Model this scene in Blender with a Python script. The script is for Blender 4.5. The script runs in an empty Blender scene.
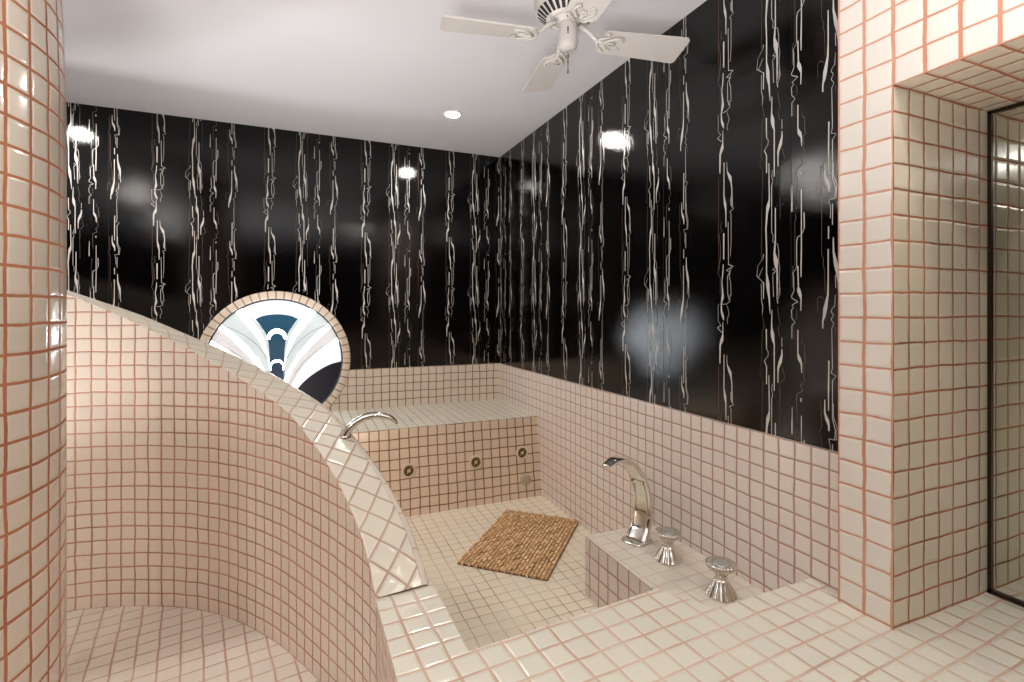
import bpy, bmesh, math, random
import numpy as np
from mathutils import Vector, Matrix
random.seed(7)
SC = bpy.context.scene
COL = SC.collection
PI = math.pi
LAMP = 80
U = .0543      # small wall tile pitch
B = .0635      # large deck tile pitch
CEIL = 2.424; WAIN = .883; DECK = .5; LEDGE = .373; BENCH = .617; TUB = .14; SHW = .08

# ------------------------------------------------------------------ materials
def sr(c):
    return tuple((x/255/12.92 if x/255 <= .04045 else ((x/255+.055)/1.055)**2.4) for x in c) + (1,)

def new_mat(name):
    m = bpy.data.materials.new(name); m.use_nodes = True
    nt = m.node_tree; nt.nodes.clear()
    out = nt.nodes.new('ShaderNodeOutputMaterial')
    b = nt.nodes.new('ShaderNodeBsdfPrincipled')
    nt.links.new(b.outputs[0], out.inputs[0])
    return m, nt, b

def simple(name, col, rough=.5, metal=0, bump=0, bscale=60, coat=0, spec=.5, emit=0, ior=None):
    m, nt, b = new_mat(name)
    b.inputs['Base Color'].default_value = sr(col)
    b.inputs['Roughness'].default_value = rough
    b.inputs['Metallic'].default_value = metal
    b.inputs['Coat Weight'].default_value = coat
    b.inputs['Specular IOR Level'].default_value = spec
    if ior: b.inputs['IOR'].default_value = ior
    if emit:
        b.inputs['Emission Color'].default_value = sr(col)
        b.inputs['Emission Strength'].default_value = emit
    if bump:
        tc = nt.nodes.new('ShaderNodeTexCoord'); n = nt.nodes.new('ShaderNodeTexNoise')
        n.inputs['Scale'].default_value = bscale; n.inputs['Detail'].default_value = 3
        bp = nt.nodes.new('ShaderNodeBump'); bp.inputs['Strength'].default_value = bump
        bp.inputs['Distance'].default_value = .002
        nt.links.new(tc.outputs['Object'], n.inputs['Vector'])
        nt.links.new(n.outputs['Fac'], bp.inputs['Height'])
        nt.links.new(bp.outputs[0], b.inputs['Normal'])
    return m

def tile_mat(name, tile, grout, t=U, t2=None, gx=.075, gy=.06, rot=0, off=(0, 0), rough=.16, wob=.009, vary=.05, brick=0, blotch=.0, grout2=None):
    """glazed square tiles with raised pillow edges and coloured grout, driven by a UV map measured in metres"""
    t2 = t2 or t
    m, nt, b = new_mat(name)
    N = nt.nodes; L = nt.links
    def math_(op, a, b_=None, c=None):
        n = N.new('ShaderNodeMath'); n.operation = op
        for i, v in enumerate((a, b_, c)):
            if v is None: continue
            if isinstance(v, (int, float)): n.inputs[i].default_value = v
            else: L.new(v, n.inputs[i])
        return n.outputs[0]
    uv = N.new('ShaderNodeUVMap'); uv.uv_map = 'UVMap'
    mp = N.new('ShaderNodeMapping'); mp.vector_type = 'POINT'
    mp.inputs['Rotation'].default_value[2] = rot
    mp.inputs['Location'].default_value = (off[0], off[1], 0)
    L.new(uv.outputs[0], mp.inputs[0])
    # hand-set irregularity
    nz = N.new('ShaderNodeTexNoise'); nz.inputs['Scale'].default_value = 9; nz.inputs['Detail'].default_value = 1
    L.new(uv.outputs[0], nz.inputs['Vector'])
    sub = N.new('ShaderNodeVectorMath'); sub.operation = 'SUBTRACT'; sub.inputs[1].default_value = (.5, .5, .5)
    L.new(nz.outputs['Color'], sub.inputs[0])
    sc = N.new('ShaderNodeVectorMath'); sc.operation = 'SCALE'; sc.inputs['Scale'].default_value = wob
    L.new(sub.outputs[0], sc.inputs[0])
    ad = N.new('ShaderNodeVectorMath'); ad.operation = 'ADD'
    L.new(mp.outputs[0], ad.inputs[0]); L.new(sc.outputs[0], ad.inputs[1])
    sx = N.new('ShaderNodeSeparateXYZ'); L.new(ad.outputs[0], sx.inputs[0])
    px = math_('DIVIDE', sx.outputs[0], t); py = math_('DIVIDE', sx.outputs[1], t2)
    iy = math_('FLOOR', py)
    if brick:
        px = math_('ADD', px, math_('MULTIPLY', math_('MODULO', iy, 2), brick))
    ix = math_('FLOOR', px)
    fx = math_('SUBTRACT', px, ix); fy = math_('SUBTRACT', py, iy)
    dx = math_('MINIMUM', fx, math_('SUBTRACT', 1, fx)); dy = math_('MINIMUM', fy, math_('SUBTRACT', 1, fy))
    # fine noise on the grout width
    gn = N.new('ShaderNodeTexNoise'); gn.inputs['Scale'].default_value = 60; gn.inputs['Detail'].default_value = 2
    L.new(uv.outputs[0], gn.inputs['Vector'])
    gv = math_('MULTIPLY', math_('SUBTRACT', gn.outputs['Fac'], .5), .035)
    dx2 = math_('ADD', math_('SUBTRACT', dx, gx), gv); dy2 = math_('ADD', math_('SUBTRACT', dy, gy), gv)
    d = math_('SMOOTH_MIN', dx2, dy2, .03)
    def ramp(a, lo, hi):
        n = N.new('ShaderNodeMapRange'); n.interpolation_type = 'SMOOTHSTEP'
        n.inputs['From Min'].default_value = lo; n.inputs['From Max'].default_value = hi
        L.new(a, n.inputs['Value']); return n.outputs[0]
    mask = ramp(d, -.008, .022); hgt = ramp(d, -.02, .11)
    cmb = N.new('ShaderNodeCombineXYZ'); L.new(ix, cmb.inputs[0]); L.new(iy, cmb.inputs[1])
    wn = N.new('ShaderNodeTexWhiteNoise'); wn.noise_dimensions = '2D'; L.new(cmb.outputs[0], wn.inputs['Vector'])
    hsv = N.new('ShaderNodeHueSaturation'); hsv.inputs['Color'].default_value = sr(tile)
    v = math_('ADD', 1-vary/2, math_('MULTIPLY', wn.outputs['Value'], vary))
    L.new(v, hsv.inputs['Value'])
    L.new(math_('ADD', .93, math_('MULTIPLY', wn.outputs['Value'], .14)), hsv.inputs['Saturation'])
    tc_ = hsv.outputs[0]
    gmix = N.new('ShaderNodeMix'); gmix.data_type = 'RGBA'
    gmix.inputs[6].default_value = sr(grout)
    gmix.inputs[7].default_value = sr(grout2 or tuple(min(255, g*1.12) for g in grout))
    n2 = N.new('ShaderNodeTexNoise'); n2.inputs['Scale'].default_value = 4; n2.inputs['Detail'].default_value = 4
    L.new(uv.outputs[0], n2.inputs['Vector'])
    L.new(ramp(n2.outputs['Fac'], .4, .62), gmix.inputs[0])
    mix = N.new('ShaderNodeMix'); mix.data_type = 'RGBA'
    L.new(mask, mix.inputs[0]); L.new(gmix.outputs[2], mix.inputs[6]); L.new(tc_, mix.inputs[7])
    L.new(mix.outputs[2], b.inputs['Base Color'])
    r = N.new('ShaderNodeMapRange'); r.inputs['To Min'].default_value = .85; r.inputs['To Max'].default_value = rough
    L.new(mask, r.inputs['Value']); L.new(r.outputs[0], b.inputs['Roughness'])
    # tiles are set with slightly different tilts: add a per-tile ramp to the height
    wn2 = N.new('ShaderNodeTexWhiteNoise'); wn2.noise_dimensions = '2D'; L.new(cmb.outputs[0], wn2.inputs['Vector'])
    sc3 = N.new('ShaderNodeSeparateColor'); L.new(wn2.outputs['Color'], sc3.inputs[0])
    tilt = math_('ADD', math_('MULTIPLY', math_('SUBTRACT', sc3.outputs[0], .5), fx), math_('MULTIPLY', math_('SUBTRACT', sc3.outputs[1], .5), fy))
    h = math_('ADD', hgt, math_('MULTIPLY', math_('MULTIPLY', tilt, .35), mask))
    bp = N.new('ShaderNodeBump'); bp.inputs['Strength'].default_value = .42; bp.inputs['Distance'].default_value = .0022
    L.new(h, bp.inputs['Height']); L.new(bp.outputs[0], b.inputs['Normal'])
    return m

TILE = (226, 214, 200)
M = {}
GS = .7
M['right'] = tile_mat('tile_right_wall', (220, 210, 201), (178, 136, 120), U, gx=.05, gy=.042, off=(0, -WAIN+U*30), grout2=(166, 134, 122))
M['back'] = tile_mat('tile_back_wall', (212, 200, 184), (138, 102, 86), U, gx=.055, gy=.05, off=(0, -WAIN+U*30), grout2=(150, 114, 98))
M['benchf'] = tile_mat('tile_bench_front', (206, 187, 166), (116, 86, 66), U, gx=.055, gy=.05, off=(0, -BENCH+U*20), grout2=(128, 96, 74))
M['bencht'] = tile_mat('tile_bench_top', (214, 209, 194), (138, 118, 100), U, gx=.05, gy=.04)
M['tubf'] = tile_mat('tile_tub_floor', (216, 206, 186), (166, 138, 112), U, gx=.03, gy=.028, off=(.01, 0), grout2=(198, 182, 158), rough=.3)
M['deck'] = tile_mat('tile_deck', (212, 208, 194), (184, 154, 136), B, gx=.05, gy=.05, rot=math.radians(-3.6), grout2=(200, 178, 160), off=(.02, .0))
M['deckv'] = tile_mat('tile_deck_side', (212, 202, 190), (172, 122, 104), B, gx=.05, gy=.05, off=(0, -DECK+B*10))
M['ledge'] = tile_mat('tile_ledge', (214, 207, 192), (190, 168, 150), B, gx=.035, gy=.035, rot=math.radians(-2), grout2=(196, 178, 160))
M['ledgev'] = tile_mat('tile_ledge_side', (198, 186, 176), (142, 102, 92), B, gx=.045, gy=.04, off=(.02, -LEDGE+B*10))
M['column'] = tile_mat('tile_column', (216, 210, 201), (196, 146, 122), .068, .063, gx=.058, gy=.036, off=(2.743, -1.828+.063*40), grout2=(188, 130, 104))
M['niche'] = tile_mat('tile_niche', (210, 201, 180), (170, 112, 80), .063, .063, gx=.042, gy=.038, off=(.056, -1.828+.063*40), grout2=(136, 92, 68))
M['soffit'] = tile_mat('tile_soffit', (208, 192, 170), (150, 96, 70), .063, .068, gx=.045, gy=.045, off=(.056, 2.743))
M['curved'] = tile_mat('tile_curved_wall', (214, 203, 187), (182, 118, 84), .068, B, gx=.06, gy=.05, off=(.02, .021), grout2=(164, 104, 72), rough=.13)
M['shwall'] = tile_mat('tile_shower_wall', (222, 209, 195), (188, 136, 116), U, gx=.05, gy=.042, off=(0, .03), grout2=(166, 122, 102))
M['cap'] = tile_mat('tile_cap', (216, 209, 194), (174, 148, 130), B, gx=.042, gy=.042, rot=math.radians(45), grout2=(186, 162, 144))
M['bull'] = tile_mat('tile_bullnose', (216, 206, 192), (190, 160, 142), .11, .2, gx=.015, gy=.0, grout2=(190, 160, 142))
M['shfloor'] = tile_mat('tile_shower_floor', (218, 210, 200), (182, 148, 130), .066, gx=.045, gy=.04, rot=math.radians(-9.5), grout2=(192, 166, 148), rough=.25)
M['ring'] = tile_mat('tile_ring', (214, 198, 180), (140, 114, 96), .050, .2, gx=.08, gy=.0, off=(0, 0), vary=.03)
M['plaster'] = simple('ceiling_paint', (186, 183, 184), .85, bump=.1, bscale=150)
M['paper'] = simple('black_foil_paper', (4, 3, 3), .055, ior=1.43, bump=.10, bscale=330)
M['seam'] = simple('paper_seam', (2, 2, 2), .6)
M['silver'] = simple('silver_streak', (194, 190, 184), .42, metal=.2)
M['dim'] = simple('grey_streak', (112, 106, 100), .42, metal=.35)
M['bronze'] = simple('bronze_streak', (120, 86, 68), .38, metal=.35)
M['chrome'] = simple('chrome', (226, 222, 214), .13, metal=1)
M['brass'] = simple('aged_brass', (124, 96, 60), .35, metal=.5)
M['gap_shade'] = simple('mat_gap_shade', (84, 56, 34), .7)
M['dark'] = simple('dark_gap', (22, 16, 12), .6)
M['plastic'] = simple('jet_plastic', (196, 180, 152), .35)
M['suction'] = simple('suction_plastic', (176, 164, 140), .45)
M['fan'] = simple('fan_paint', (180, 174, 169), .45)
M['fan_slot'] = simple('fan_slot', (26, 20, 16), .8)
M['chain'] = simple('pull_chain', (90, 80, 70), .4, metal=.8)
M['frame'] = simple('dark_bronze_frame', (46, 30, 20), .35, metal=.5)
M['mirror'] = simple('mirror_glass', (210, 212, 205), .015, metal=1)
M['trimw'] = simple('white_trim', (235, 232, 226), .5)
M['lamp'] = simple('lamp_glow', (255, 244, 226), .5, emit=LAMP)
M['came'] = simple('lead_came', (70, 78, 84), .5)
M['acrylic'] = simple('clear_cap', (176, 178, 172), .08, metal=.6)
WE = 1.0
def glass(name, col, e):
    m = simple(name, col, .25, emit=e); return m
M['g_white'] = glass('glass_white', (222, 228, 240), .70*GS)
M['g_streak'] = glass('glass_bright', (240, 247, 255), 16*GS)
M['g_pale'] = glass('glass_pale', (196, 206, 208), .50*GS)
M['g_pale2'] = glass('glass_pale_warm', (206, 204, 206), .52*GS)
M['g_teal'] = glass('glass_teal', (38, 84, 112), 0.16*GS)
M['g_navy'] = glass('glass_navy', (40, 62, 92), 0.16*GS)
M['g_dark'] = glass('glass_dark', (16, 20, 32), 0.5*GS)

def wood_mat():
    m, nt, b = new_mat('teak_slats'); N = nt.nodes; L = nt.links
    g = N.new('ShaderNodeNewGeometry'); r = N.new('ShaderNodeValToRGB')
    cr = r.color_ramp; cr.elements[0].color = sr((176, 138, 98)); cr.elements[1].color = sr((226, 192, 148))
    e = cr.elements.new(.4); e.color = sr((200, 162, 118)); e = cr.elements.new(.75); e.color = sr((212, 174, 128))
    L.new(g.outputs['Random Per Island'], r.inputs[0])
    tc = N.new('ShaderNodeTexCoord'); mp = N.new('ShaderNodeMapping'); mp.inputs['Scale'].default_value = (8, 90, 90)
    n = N.new('ShaderNodeTexNoise'); n.inputs['Scale'].default_value = 3; n.inputs['Detail'].default_value = 3
    L.new(tc.outputs['Object'], mp.inputs[0]); L.new(mp.outputs[0], n.inputs['Vector'])
    h = N.new('ShaderNodeHueSaturation'); L.new(r.outputs[0], h.inputs['Color'])
    mr = N.new('ShaderNodeMapRange'); mr.inputs['To Min'].default_value = .75; mr.inputs['To Max'].default_value = 1.2
    L.new(n.outputs['Fac'], mr.inputs['Value']); L.new(mr.outputs[0], h.inputs['Value'])
    L.new(h.outputs[0], b.inputs['Base Color']); b.inputs['Roughness'].default_value = .5
    return m
M['teak'] = wood_mat()

# ------------------------------------------------------------------ mesh helpers
class MB:
    """collects faces (with UVs in metres) into one mesh"""
    def __init__(s, *mats):
        s.bm = bmesh.new(); s.uv = s.bm.loops.layers.uv.new('UVMap'); s.mats = list(mats)
    def mi(s, m):
        if m not in s.mats: s.mats.append(m)
        return s.mats.index(m)
    def face(s, pts, m, uvs=None, smooth=False):
        vs = [s.bm.verts.new(p) for p in pts]
        f = s.bm.faces.new(vs); f.material_index = s.mi(m); f.smooth = smooth
        if uvs is None:
            f.normal_update(); n = f.normal; a = max(range(3), key=lambda i: abs(n[i]))
            i, j = ((1, 2), (0, 2), (0, 1))[a]
            uvs = [(p[i], p[j]) for p in pts]
        for l, q in zip(f.loops, uvs): l[s.uv].uv = q
        return f
    def box(s, lo, hi, m, faces='xXyYzZ'):
        x0, y0, z0 = lo; x1, y1, z1 = hi
        mm = m if isinstance(m, dict) else {k: m for k in faces}
        F = {'x': [(x0,y1,z0),(x0,y0,z0),(x0,y0,z1),(x0,y1,z1)], 'X': [(x1,y0,z0),(x1,y1,z0),(x1,y1,z1),(x1,y0,z1)],
             'y': [(x0,y0,z0),(x1,y0,z0),(x1,y0,z1),(x0,y0,z1)], 'Y': [(x1,y1,z0),(x0,y1,z0),(x0,y1,z1),(x1,y1,z1)],
             'z': [(x0,y1,z0),(x1,y1,z0),(x1,y0,z0),(x0,y0,z0)], 'Z': [(x0,y0,z1),(x1,y0,z1),(x1,y1,z1),(x0,y1,z1)]}
        for k in faces: s.face(F[k], mm[k])
    def grid(s, rows, m, closed=False, smooth=True, uvf=None, cap=False):
        """rows: list of rings/rows of points, shared verts so shading is smooth"""
        V = [[s.bm.verts.new(p) for p in r] for r in rows]
        n = len(rows[0]); k = s.mi(m)
        for i in range(len(V)-1):
            for j in range(n if closed else n-1):
                j2 = (j+1) % n
                try: f = s.bm.faces.new((V[i][j], V[i][j2], V[i+1][j2], V[i+1][j]))
                except ValueError: continue
                f.material_index = k; f.smooth = smooth
                if uvf:
                    for l, (a, b) in zip(f.loops, ((i, j), (i, j+1), (i+1, j+1), (i+1, j))): l[s.uv].uv = uvf(a, b)
        if cap:
            for r in (V[0][::-1], V[-1]):
                f = s.bm.faces.new(r); f.material_index = k
        return V
    def lathe(s, prof, m, c=(0, 0, 0), n=32, flute=None, cap=False):
        rows = []
        for r, z in prof:
            row = []
            for j in range(n):
                a = 2*PI*j/n; rr = r*(flute(a, z) if flute else 1)
                row.append((c[0]+rr*math.cos(a), c[1]+rr*math.sin(a), c[2]+z))
            rows.append(row)
        s.grid(rows, m, closed=True, cap=cap)
    def tube(s, path, rad, m, n=8):
        P = [Vector(p) for p in path]; rows = []
        up = Vector((0, 0, 1))
        for i, p in enumerate(P):
            t = (P[min(i+1, len(P)-1)]-P[max(i-1, 0)]).normalized()
            a = t.cross(up)
            if a.length < 1e-3: a = t.cross(Vector((1, 0, 0)))
            a.normalize(); b = a.cross(t).normalized()
            r = rad[i] if isinstance(rad, (list, tuple)) else rad
            rows.append([tuple(p+(a*math.cos(2*PI*j/n)+b*math.sin(2*PI*j/n))*r) for j in range(n)])
        s.grid(rows, m, closed=True, cap=True)
    def sphere(s, c, r, m, n=10, sc=(1, 1, 1)):
        rows = []
        for i in range(1, n):
            a = PI*i/n
            rows.append([(c[0]+r*sc[0]*math.sin(a)*math.cos(2*PI*j/(2*n)), c[1]+r*sc[1]*math.sin(a)*math.sin(2*PI*j/(2*n)), c[2]-r*sc[2]*math.cos(a)) for j in range(2*n)])
        s.grid(rows, m, closed=True, cap=True)
    def xf(s, mat):
        s.bm.transform(mat); return s
    def build(s, name, parent=None, label=None, cat=None, group=None, kind=None, loc=None, bevel=0):
        s.bm.normal_update()
        me = bpy.data.meshes.new(name); s.bm.to_mesh(me); s.bm.free()
        for m in s.mats: me.materials.append(m)
        o = bpy.data.objects.new(name, me); COL.objects.link(o)
        if parent: o.parent = parent
        if loc: o.location = loc
        if bevel:
            md = o.modifiers.new('bevel', 'BEVEL'); md.width = bevel; md.segments = 2; md.limit_method = 'ANGLE'
        tag(o, label, cat, group, kind)
        return o

def tag(o, label=None, cat=None, group=None, kind=None):
    if label: o['label'] = label
    if cat: o['category'] = cat
    if group: o['group'] = group
    if kind: o['kind'] = kind
    return o
def empty(name, loc=(0, 0, 0), label=None, cat=None, group=None, rz=0):
    o = bpy.data.objects.new(name, None); COL.objects.link(o); o.location = loc; o.rotation_euler = (0, 0, rz)
    o.empty_display_size = .05
    return tag(o, label, cat, group)
def copy_tree(o, parent=None):
    c = o.copy(); COL.objects.link(c); c.parent = parent
    for ch in [x for x in list(COL.objects) if x.parent == o]: copy_tree(ch, c)
    return c

STROKES="""s 4344 3604 4 4348 3536 8 4373 3488 34 4383 3450 13 4390 3403 10 4392 3275 10
s 4379 3349 5 4382 3292 6 4405 3265 5 4370 3245 5 4386 3225 5 4383 3225 6 4383 3030 5 4375 2934 4
s 4320 3605 8 4319 3366 11 4329 3307 27 4337 3259 13 4337 3145 8
s 4317 3103 16 4317 2919 13
b 4300 3187 4 4286 3147 5 4303 3129 5 4273 3097 4 4286 3032 5 4289 2927 7 4266 2855 4 4262 2824 4 4286 2791 5 4284 2670 4
r 4270 3513 4 4270 3206 4 4266 3098 5 4277 2844 5
s 4357 3178 7 4360 2879 7 4402 2863 6 4340 2839 5 4373 2827 5 4351 2797 7 4353 2674 7 4366 2630 7
s 4383 2857 5 4366 2796 7 4379 2755 5 4383 2657 6
s 4313 2883 8 4309 2821 12 4300 2759 8 4308 2675 19 4307 2648 30 4295 2601 9 4297 2549 19 4309 2518 27 4317 2487 5
s 4373 2667 6 4373 2621 5 4340 2601 5 4280 2602 5
s 4266 2602 4 4266 2481 4 4291 2450 5 4259 2433 6 4300 2398 5
s 4309 2476 5 4309 2388 11 4300 2345 38 4284 2308 19 4282 2177 11
s 4347 2591 4 4366 2534 5 4347 2493 5 4353 2462 4
s 4689 3501 7 4693 3270 11 4683 3225 33 4675 3179 18 4667 3081 13 4672 2957 11 4672 2796 11 4681 2730 31 4683 2696 29 4691 2640 15 4699 2536 5
s 4716 3452 3 4710 3407 6 4719 3386 4 4710 3350 8 4710 3056 6 4721 3035 4 4718 2994 4 4753 2976 4 4761 2929 5 4761 2855 4 4769 2827 3 4763 2753 5 4772 2670 5 4753 2623 4
s 4737 3205 9 4737 3005 10 4730 2923 17 4740 2875 40 4742 2847 32 4750 2810 13 4750 2699 11 4748 2638 6 4753 2601 4
b 4769 3448 3 4772 3382 5 4769 3346 3 4772 3129 3
b 4644 3461 3 4639 3319 3 4633 3028 3 4633 2895 3
s 4650 2921 8 4644 2893 4 4605 2849 3 4597 2782 5 4610 2772 5 4644 2836 4
s 4610 2772 5 4644 2741 4 4650 2736 9 4648 2631 7
s 4633 2732 5 4633 2622 6 4644 2583 6 4639 2531 4
s 4742 2833 4 4716 2817 4 4742 2806 5 4718 2789 5 4724 2644 6 4724 2643 5
s 4763 2702 4 4763 2665 4 4748 2647 4 4756 2601 3
b 4639 2531 3 4655 2450 4 4639 2421 3 4633 2211 3 4624 2200 3 4644 2179 3 4619 2152 3 4639 2116 3
s 4670 2437 11 4672 2309 8 4685 2291 5 4683 2263 5 4655 2232 7 4672 2196 9 4672 2082 9
s 4712 2560 6 4710 2452 11 4716 2406 34 4721 2369 24 4729 2341 11 4729 2048 9
b 4753 2578 3 4763 2509 4 4772 2472 4 4758 2440 4 4769 2390 3
s 4784 2390 5 4784 2331 6
s 4784 2317 7 4784 2281 14 4772 2234 31 4758 2196 17 4756 2158 9 4756 2103 8
b 4784 2207 3 4805 2141 4 4769 2095 4
s 4855 3327 4 4853 3184 10 4853 3161 8
s 4916 3286 8 4916 3100 8 4916 2938 9 4914 2833 11 4914 2758 7
b 4877 3143 4 4880 3111 5 4873 3095 3 4873 2827 3
s 4933 3142 9 4935 3050 8 4918 3013 5 4890 2999 8 4885 2969 8 4885 2818 6
b 4853 2825 3 4865 2824 3 4857 2802 4 4858 2694 6
s 4893 2826 10 4896 2702 10 4900 2675 31 4907 2652 27 4914 2626 10 4912 2555 7
s 4885 2818 4 4860 2784 5 4865 2766 7 4867 2676 6 4850 2645 7 4855 2631 6 4893 2610 6 4855 2591 5 4865 2573 4 4850 2560 6 4853 2510 6 4875 2484 5 4853 2466 6 4853 2385 5
b 4885 2564 4 4888 2511 4 4870 2493 3
r 4865 2466 3 4870 2377 3
s 4893 2440 8 4893 2298 10 4904 2264 31 4916 2234 13 4918 2182 6
b 4923 2389 3 4920 2362 3 4937 2350 4 4939 2267 6 4944 2250 4 4928 2240 4 4928 2244 4 4933 2148 4 4940 2140 4 4912 2110 6 4925 2077 5 4885 2049 5 4885 1964 4 4892 1877 3
s 4914 2031 10 4914 2009 10
s 5107 3161 8 5107 3041 7
s 5112 3392 5 5113 3317 5 5133 3263 4 5129 3190 4 5086 3186 5 5095 3139 4 5095 3080 5
r 5034 3192 3 5044 3173 4 5043 2873 3 5056 2855 4 5051 2822 4 5060 2796 3 5064 2653 3
s 5084 3036 9 5084 2965 8
s 5082 2907 9 5082 2719 9 5080 2647 14 5064 2564 30 5058 2522 21 5050 2496 11 5050 2454 9
s 5112 2970 7 5113 2891 14 5129 2807 30 5135 2765 18 5139 2716 7 5141 2650 5
s 5124 2758 5 5126 2684 5
b 5020 2547 3 5018 2624 3 5034 2640 4 5056 2623 3
s 5124 2646 3 5120 2580 5 5107 2572 3 5099 2551 5 5113 2531 4 5099 2506 5 5116 2481 4 5103 2456 5 5107 2233 7 5099 2198 5 5099 2202 4 5129 2189 3 5107 2162 7 5107 1946 8 5124 1884 7 5120 1833 7
b 5124 2465 3 5124 2424 3
s 5086 2272 10 5084 2109 10 5084 1988 7
s 5062 2046 7 5062 1971 12 5076 1932 29 5086 1900 14 5086 1871 9
r 5038 2034 4 5043 1883 4 5025 1853 4 5041 1831 4"""
LE = [5.5, 9, 4, 8, 3]
SPOTE = 6
SPOT2 = 20
UP = [(-1.95, -4.1, .6, 350, 145), (-2.95, -1.5, .12, 85, 125), (-1.45, -1.15, .2, 78, 125)]
EXPO = 0.66
# ------------------------------------------------------------------ room shell
XL, YB = -3.4, -5.2
mb = MB(); mb.face([(XL-.1, YB-.1, 0), (.6, YB-.1, 0), (.6, .1, 0), (XL-.1, .1, 0)], M['shfloor'])
mb.face([(XL-.1, YB-.1, -.1), (XL-.1, .1, -.1), (.6, .1, -.1), (.6, YB-.1, -.1)], M['shfloor'])
mb.build('floor', kind='structure')
mb = MB(); mb.box((XL-.1, YB-.1, CEIL), (.6, .1, CEIL+.1), M['plaster']); mb.build('ceiling', kind='structure')

def parse(S):
    out = []
    for l in S.strip().splitlines():
        a = l.split(); q = list(map(int, a[1:]))
        out.append((a[0], [(q[i]/2000, q[i+1]/2000, q[i+2]/2000) for i in range(0, len(q), 3)]))
    return out
ST = parse(STROKES)
PX, PZ = .585, .68
def streaks(mb, f, p0, p1, z0, z1, phase, ok=None):
    """printed silver streak pattern: f maps (position along wall, height) to a point"""
    mt = {'s': M['silver'], 'b': M['dim'], 'r': M['bronze']}
    for kx in range(-12, 13):
        for kz in range(-4, 5):
            for c, pts in ST:
                P = [(p+phase+kx*PX, z+kz*PZ, w) for p, z, w in pts]
                if max(q[0] for q in P) < p0+.004 or min(q[0] for q in P) > p1-.004: continue
                if max(q[1] for q in P) < z0 or min(q[1] for q in P) > z1: continue
                for a, b in zip(P[:-1], P[1:]):
                    if min(a[0], b[0]) < p0+.004 or max(a[0], b[0]) > p1-.004: continue
                    dx, dz = b[0]-a[0], b[1]-a[1]; L = math.hypot(dx, dz)
                    if L < 1e-5: continue
                    t0, t1 = 0, 1   # clip to the wallpapered height
                    if abs(dz) > 1e-6:
                        ta, tb = sorted(((z0-a[1])/dz, (z1-a[1])/dz)); t0, t1 = max(0, ta), min(1, tb)
                    elif not z0 < a[1] < z1: continue
                    if t1 <= t0: continue
                    def at(t): return (a[0]+dx*t, a[1]+dz*t, a[2]+(b[2]-a[2])*t)
                    A, B_ = at(t0), at(t1)
                    if ok and not (ok(A) and ok(B_)): continue
                    k = .33 if max(A[2], B_[2]) < .0045 else .40
                    # widths were measured horizontally for upright strokes, across the line for sloping ones
                    nx, nz = (1, 0) if abs(dz) > abs(dx) else (-dz/L, dx/L)
                    q = [(A[0]-nx*A[2]*k, A[1]-nz*A[2]*k), (A[0]+nx*A[2]*k, A[1]+nz*A[2]*k), (B_[0]+nx*B_[2]*k, B_[1]+nz*B_[2]*k), (B_[0]-nx*B_[2]*k, B_[1]-nz*B_[2]*k)]
                    q = [f(x, min(max(z, z0), z1)) for x, z in q]
                    try: mb.face(q, mt[c])
                    except ValueError: pass
WX, WZ, WR, WRI = -1.512, .957, .442, .394
# back wall
mb = MB(M['paper'])
mb.box((XL, 0, 0), (.06, .1, CEIL), M['paper'])
streaks(mb, lambda p, z: (p, -.0006, z), XL, 0, WAIN, CEIL, -3.719-.585*0, ok=lambda q: (q[0]-WX)**2+(q[1]-WZ)**2 > (WR-.01)**2)
for k in range(-6, 1):
    x = -.035+k*PX
    if XL < x < -.01 and abs(x-WX) > WR: mb.face([(x-.0007, -.0004, WAIN), (x+.0007, -.0004, WAIN), (x+.0007, -.0004, CEIL), (x-.0007, -.0004, CEIL)], M['seam'])
wb = mb.build('wall_back', kind='structure')
mb = MB(M['back'])
# tiled wainscot, proud of the paper, cut round the window ring
T = .012
n = 40
def arcpt(a): return (WX+(WR-.012)*math.cos(a), WZ+(WR-.012)*math.sin(a))
zb = BENCH-.05
a1 = math.asin((WAIN-WZ)/(WR-.012)); a0 = math.asin((zb-WZ)/(WR-.012))
right = [arcpt(a0+(a1-a0)*i/n) for i in range(n+1)]
left = [(2*WX-x, z) for x, z in right]
mb.face([(x, -T, z) for x, z in [(right[0][0], zb), (0, zb), (0, WAIN)] + right[::-1][:-1]], M['back'])
mb.face([(x, -T, z) for x, z in [(XL, zb), (left[0][0], zb)] + left[1:] + [(XL, WAIN)]], M['back'])
mb.face([(XL, -T, zb-.6), (0, -T, zb-.6), (0, -T, zb), (XL, -T, zb)], M['back'])
for x0, x1 in ((XL, left[-1][0]), (right[-1][0], 0)):
    mb.face([(x0, -T, WAIN), (x1, -T, WAIN), (x1, 0, WAIN), (x0, 0, WAIN)], M['bull'])
mb.build('wainscot', wb)
# right wall
YC = -2.607
mb = MB(M['paper'])
mb.box((0, YC-.12, 0), (.06, 0, CEIL), M['paper'], 'x')
mb.face([(0.06, 0, 0), (.06, YC, 0), (.06, YC, CEIL), (.06, 0, CEIL)], M['plaster'])
streaks(mb, lambda p, z: (-.0006, -p, z), 0, -YC, WAIN, CEIL, 0)
for k in range(0, 6):
    y = -1.838+(k-3)*PX
    if YC < y < -.01: mb.face([(-.0004, y+.0007, WAIN), (-.0004, y-.0007, WAIN), (-.0004, y-.0007, CEIL), (-.0004, y+.0007, CEIL)], M['seam'])
wr = mb.build('wall_right', kind='structure')
mb = MB(M['right'])
mb.face([(-T, 0, 0), (-T, YC-.1, 0), (-T, YC-.1, WAIN), (-T, 0, WAIN)], M['right'])
mb.face([(-T, 0, WAIN), (-T, YC-.1, WAIN), (0, YC-.1, WAIN), (0, 0, WAIN)], M['bull'])
mb.build('wainscot', wr)
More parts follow.
